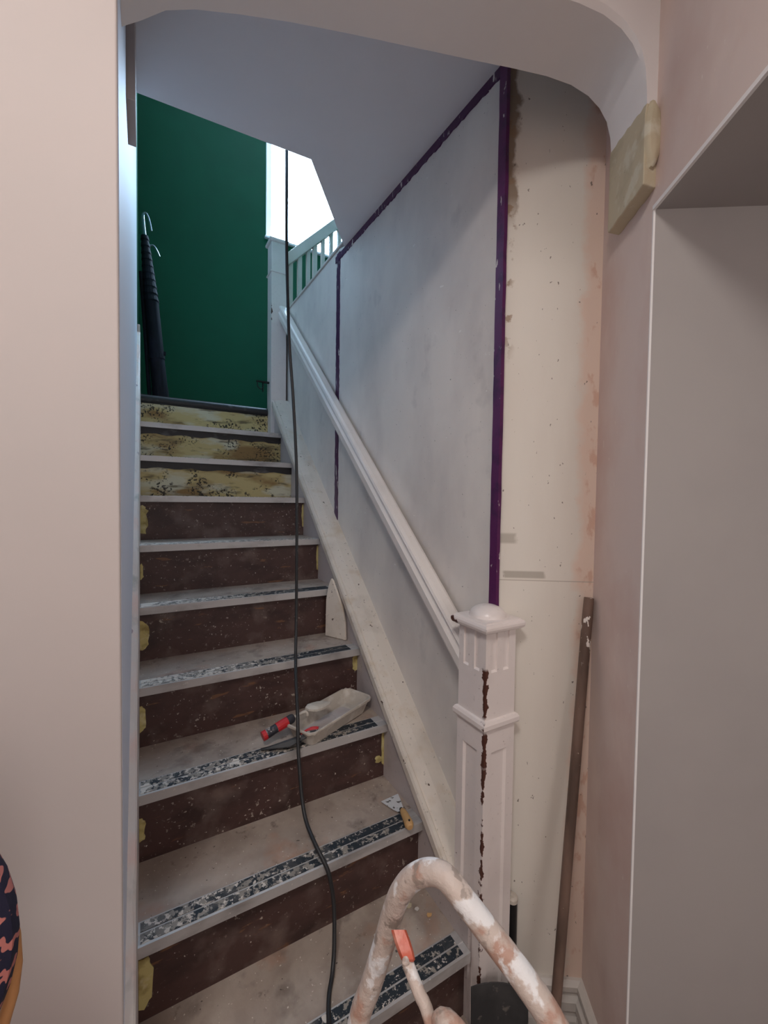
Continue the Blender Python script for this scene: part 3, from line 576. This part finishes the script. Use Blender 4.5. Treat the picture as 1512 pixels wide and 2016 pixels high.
# shovel
sh = thing('shovel', (.76, .70, -1.305), 'black-handled shovel standing behind the newel foot, mostly hidden by the ladder', 'shovel')
obj('handle', MB().tube([(.842, .766, -1.055), (.841, .764, -1.235), (.82, .72, -1.28), (.80, .69, -1.29)], .0135, 16, 1), M['black'], parent=sh)
obj('end_cap', MB().tube([(.842, .766, -1.058), (.842, .766, -1.048), (.842, .766, -1.042)], [.0145, .0145, .010], 16, 1), M['crust'], parent=sh)
bl_ = [(-.075, 0), (.075, 0), (.085, .10), (.08, .25), (-.08, .25), (-.085, .10)]
k = MB(); c0 = Vector((.845, .725)); rings = []
sd = Vector((.80, -.60))
n_ = 9; top = []; 
vsA = []
bA, bB = Vector((.682, .742, -1.180)), Vector((.803, .674, -1.188))
for j, (hh, fw) in enumerate(((-1.3035, .012), (-1.26, .008), (-1.22, .004), (0, 0))):
    for i in range(n_):
        t = i/(n_-1); p = bA.lerp(bB, t); z_ = p.z if j == 3 else hh
        q = Vector((p.x, p.y))+Vector((-.55, -.83))*(fw-.014*(1-(2*t-1)**2))
        vsA.append((q.x, q.y, z_))
nA = len(vsA); vsB = [(x+.0018, y+.0024, z_) for x, y, z_ in vsA]; fs = []
for j in range(3):
    for i in range(n_-1):
        a = j*n_+i; fs += [(a, a+1, a+n_+1, a+n_), (nA+a, nA+a+n_, nA+a+n_+1, nA+a+1)]
for i in range(n_-1): fs += [(i, nA+i, nA+i+1, i+1), (3*n_+i, 3*n_+i+1, nA+3*n_+i+1, nA+3*n_+i)]
for j in range(3):
    a = j*n_; fs += [(a, a+n_, nA+a+n_, nA+a), (a+n_-1, nA+a+n_-1, nA+a+2*n_-1, a+2*n_-1)]
k.add(vsA+vsB, fs); obj('blade', k, M['steel'], parent=sh, smooth=True)
# stepladder: painted hoop rail in front of the flight
def cp_(u, v, d):
    q = r2*((u-756)/FPX)+u2*((1008-v)/FPX)+f_; q = q*d; return (q.x, q.y, q.z)
ld = thing('stepladder', (.26, .36, FL), 'stepladder with plaster-splashed tubular hoop handle standing in front of the newel post', 'stepladder')
hoop = [(.165, .455, FL), (.195, .452, -1.10), (.214, .449, -.76), (.2267, .4457, -.648), (.2405, .4396, -.6006), (.2519, .4294, -.545), (.2587, .4214, -.5027), (.2631, .4087, -.4656), (.2708, .3938, -.4395), (.2804, .3774, -.424), (.288, .3594, -.4182), (.2943, .3407, -.4255), (.304, .323, -.4406), (.3153, .3045, -.4576), (.3263, .2803, -.4754), (.3378, .2556, -.4986), (.350, .232, -.54), (.362, .21, -.64), (.38, .19, -.90), (.42, .16, FL)]
obj('hoop_rail', MB().tube(hoop, .0132, 18, 6), M['ladder'], parent=ld, smooth=True)
brc = [(.2500, .3860, -.500), (.2505, .3770, -.5075), (.2506, .3703, -.5135), (.2518, .3531, -.5248), (.2531, .3335, -.5366), (.258, .28, -.62), (.27, .12, -1.1), (.28, .0, FL)]
obj('rear_leg', MB().tube(brc, .0066, 12, 4), M['ladder'], parent=ld, smooth=True)
obj('rear_leg', MB().tube([(.345, .235, -.56), (.38, .12, -.95), (.40, -.04, FL)], .0066, 12, 3), M['ladder'], parent=ld, smooth=True)
hd = Vector((-.0001, -.0096, -.0066)).normalized(); hs = r2*1; hn = hd.cross(hs).normalized()
hc = Vector((.2508, .3835, -.5005)); k = MB()
rr_ = []
for a, wd, th in ((-.009, .006, .005), (-.010, .0085, .007), (-.002, .009, .008), (.005, .0085, .009), (.010, .0075, .008), (.0115, .005, .006)):
    rr_.append([hc+hd*a*1.25+hs*(sx*wd)+hn*(sy*th) for sx, sy in ((-1, -.6), (-.7, -1), (.7, -1), (1, -.6), (1, .6), (.7, 1), (-.7, 1), (-1, .6))])
k.loft(rr_); o = obj('hinge', k, M['orange'], parent=ld, smooth=True); o['label'] = 'orange plastic hinge joint'
bc0 = hc+hd*.005-f_*.009
obj('hinge_bolt', MB().tube([bc0, bc0-f_*.0028], .0038, 12, 1), M['ladder'], parent=o)
obj('clamp', MB().tube([(.2560, .3265, -.5300), (.2600, .3180, -.5235), (.268, .300, -.53), (.275, .28, -.56)], [.008, .0115, .0115, .009], 12, 3), M['ladder'], parent=ld, smooth=True)
for z_, t in ((-.88, 0), (-1.10, 0), (-1.32, 0)):
    obj('step', MB().prism([(.205, .445), (.365, .215), (.335, .19), (.175, .42)], z_, z_+.02, 'z'), M['ladder'], parent=ld, bevel=.003)
# upholstered chair at the left edge
ch = thing('chair', (-.32, .42, FL), 'chair with navy floral padded oval back and tan wooden rim at the far left', 'chair')
cc = Vector((-.322, .50, -.40))
def oval(rx, rz, y, n=48): return [(cc.x+rx*math.cos(a), y, cc.z+rz*math.sin(a)) for a in [2*math.pi*i/n for i in range(n)]]
rings = [oval(.17, .16, .470), oval(.20, .185, .474), oval(.217, .203, .484), oval(.220, .206, .494), oval(.217, .203, .504), oval(.15, .15, .510)]
obj('back_pad', MB().loft(rings), M['floral'], parent=ch, smooth=True)
k = MB().tube([(cc.x+.212*math.cos(a), .516, cc.z-.048+.205*math.sin(a)) for a in [math.radians(d) for d in range(-178, 181, 8)]], .0055, 12, 1); obj('back_rim', k, M['tan'], parent=ch, smooth=True)
obj('seat', MB().loft([[(cc.x+rx*math.cos(a), .30+rx*math.sin(a), z_) for a in [2*math.pi*i/32 for i in range(32)]] for rx, z_ in ((.19, -1.10), (.205, -1.09), (.205, -1.05), (.18, -1.03))]), M['floral'], parent=ch, smooth=True)
for sx in (-1, 1):
    obj('leg', MB().tube([(cc.x+sx*.16, .505, -.62), (cc.x+sx*.165, .49, -1.07), (cc.x+sx*.17, .52, FL)], .013, 12, 3), M['tan'], parent=ch, smooth=True)
    obj('leg', MB().tube([(cc.x+sx*.15, .16, -1.09), (cc.x+sx*.16, .14, FL)], [.016, .010], 12, 1), M['tan'], parent=ch, smooth=True)
for o in bpy.data.objects:
    if '_o' in o: del o['_o']
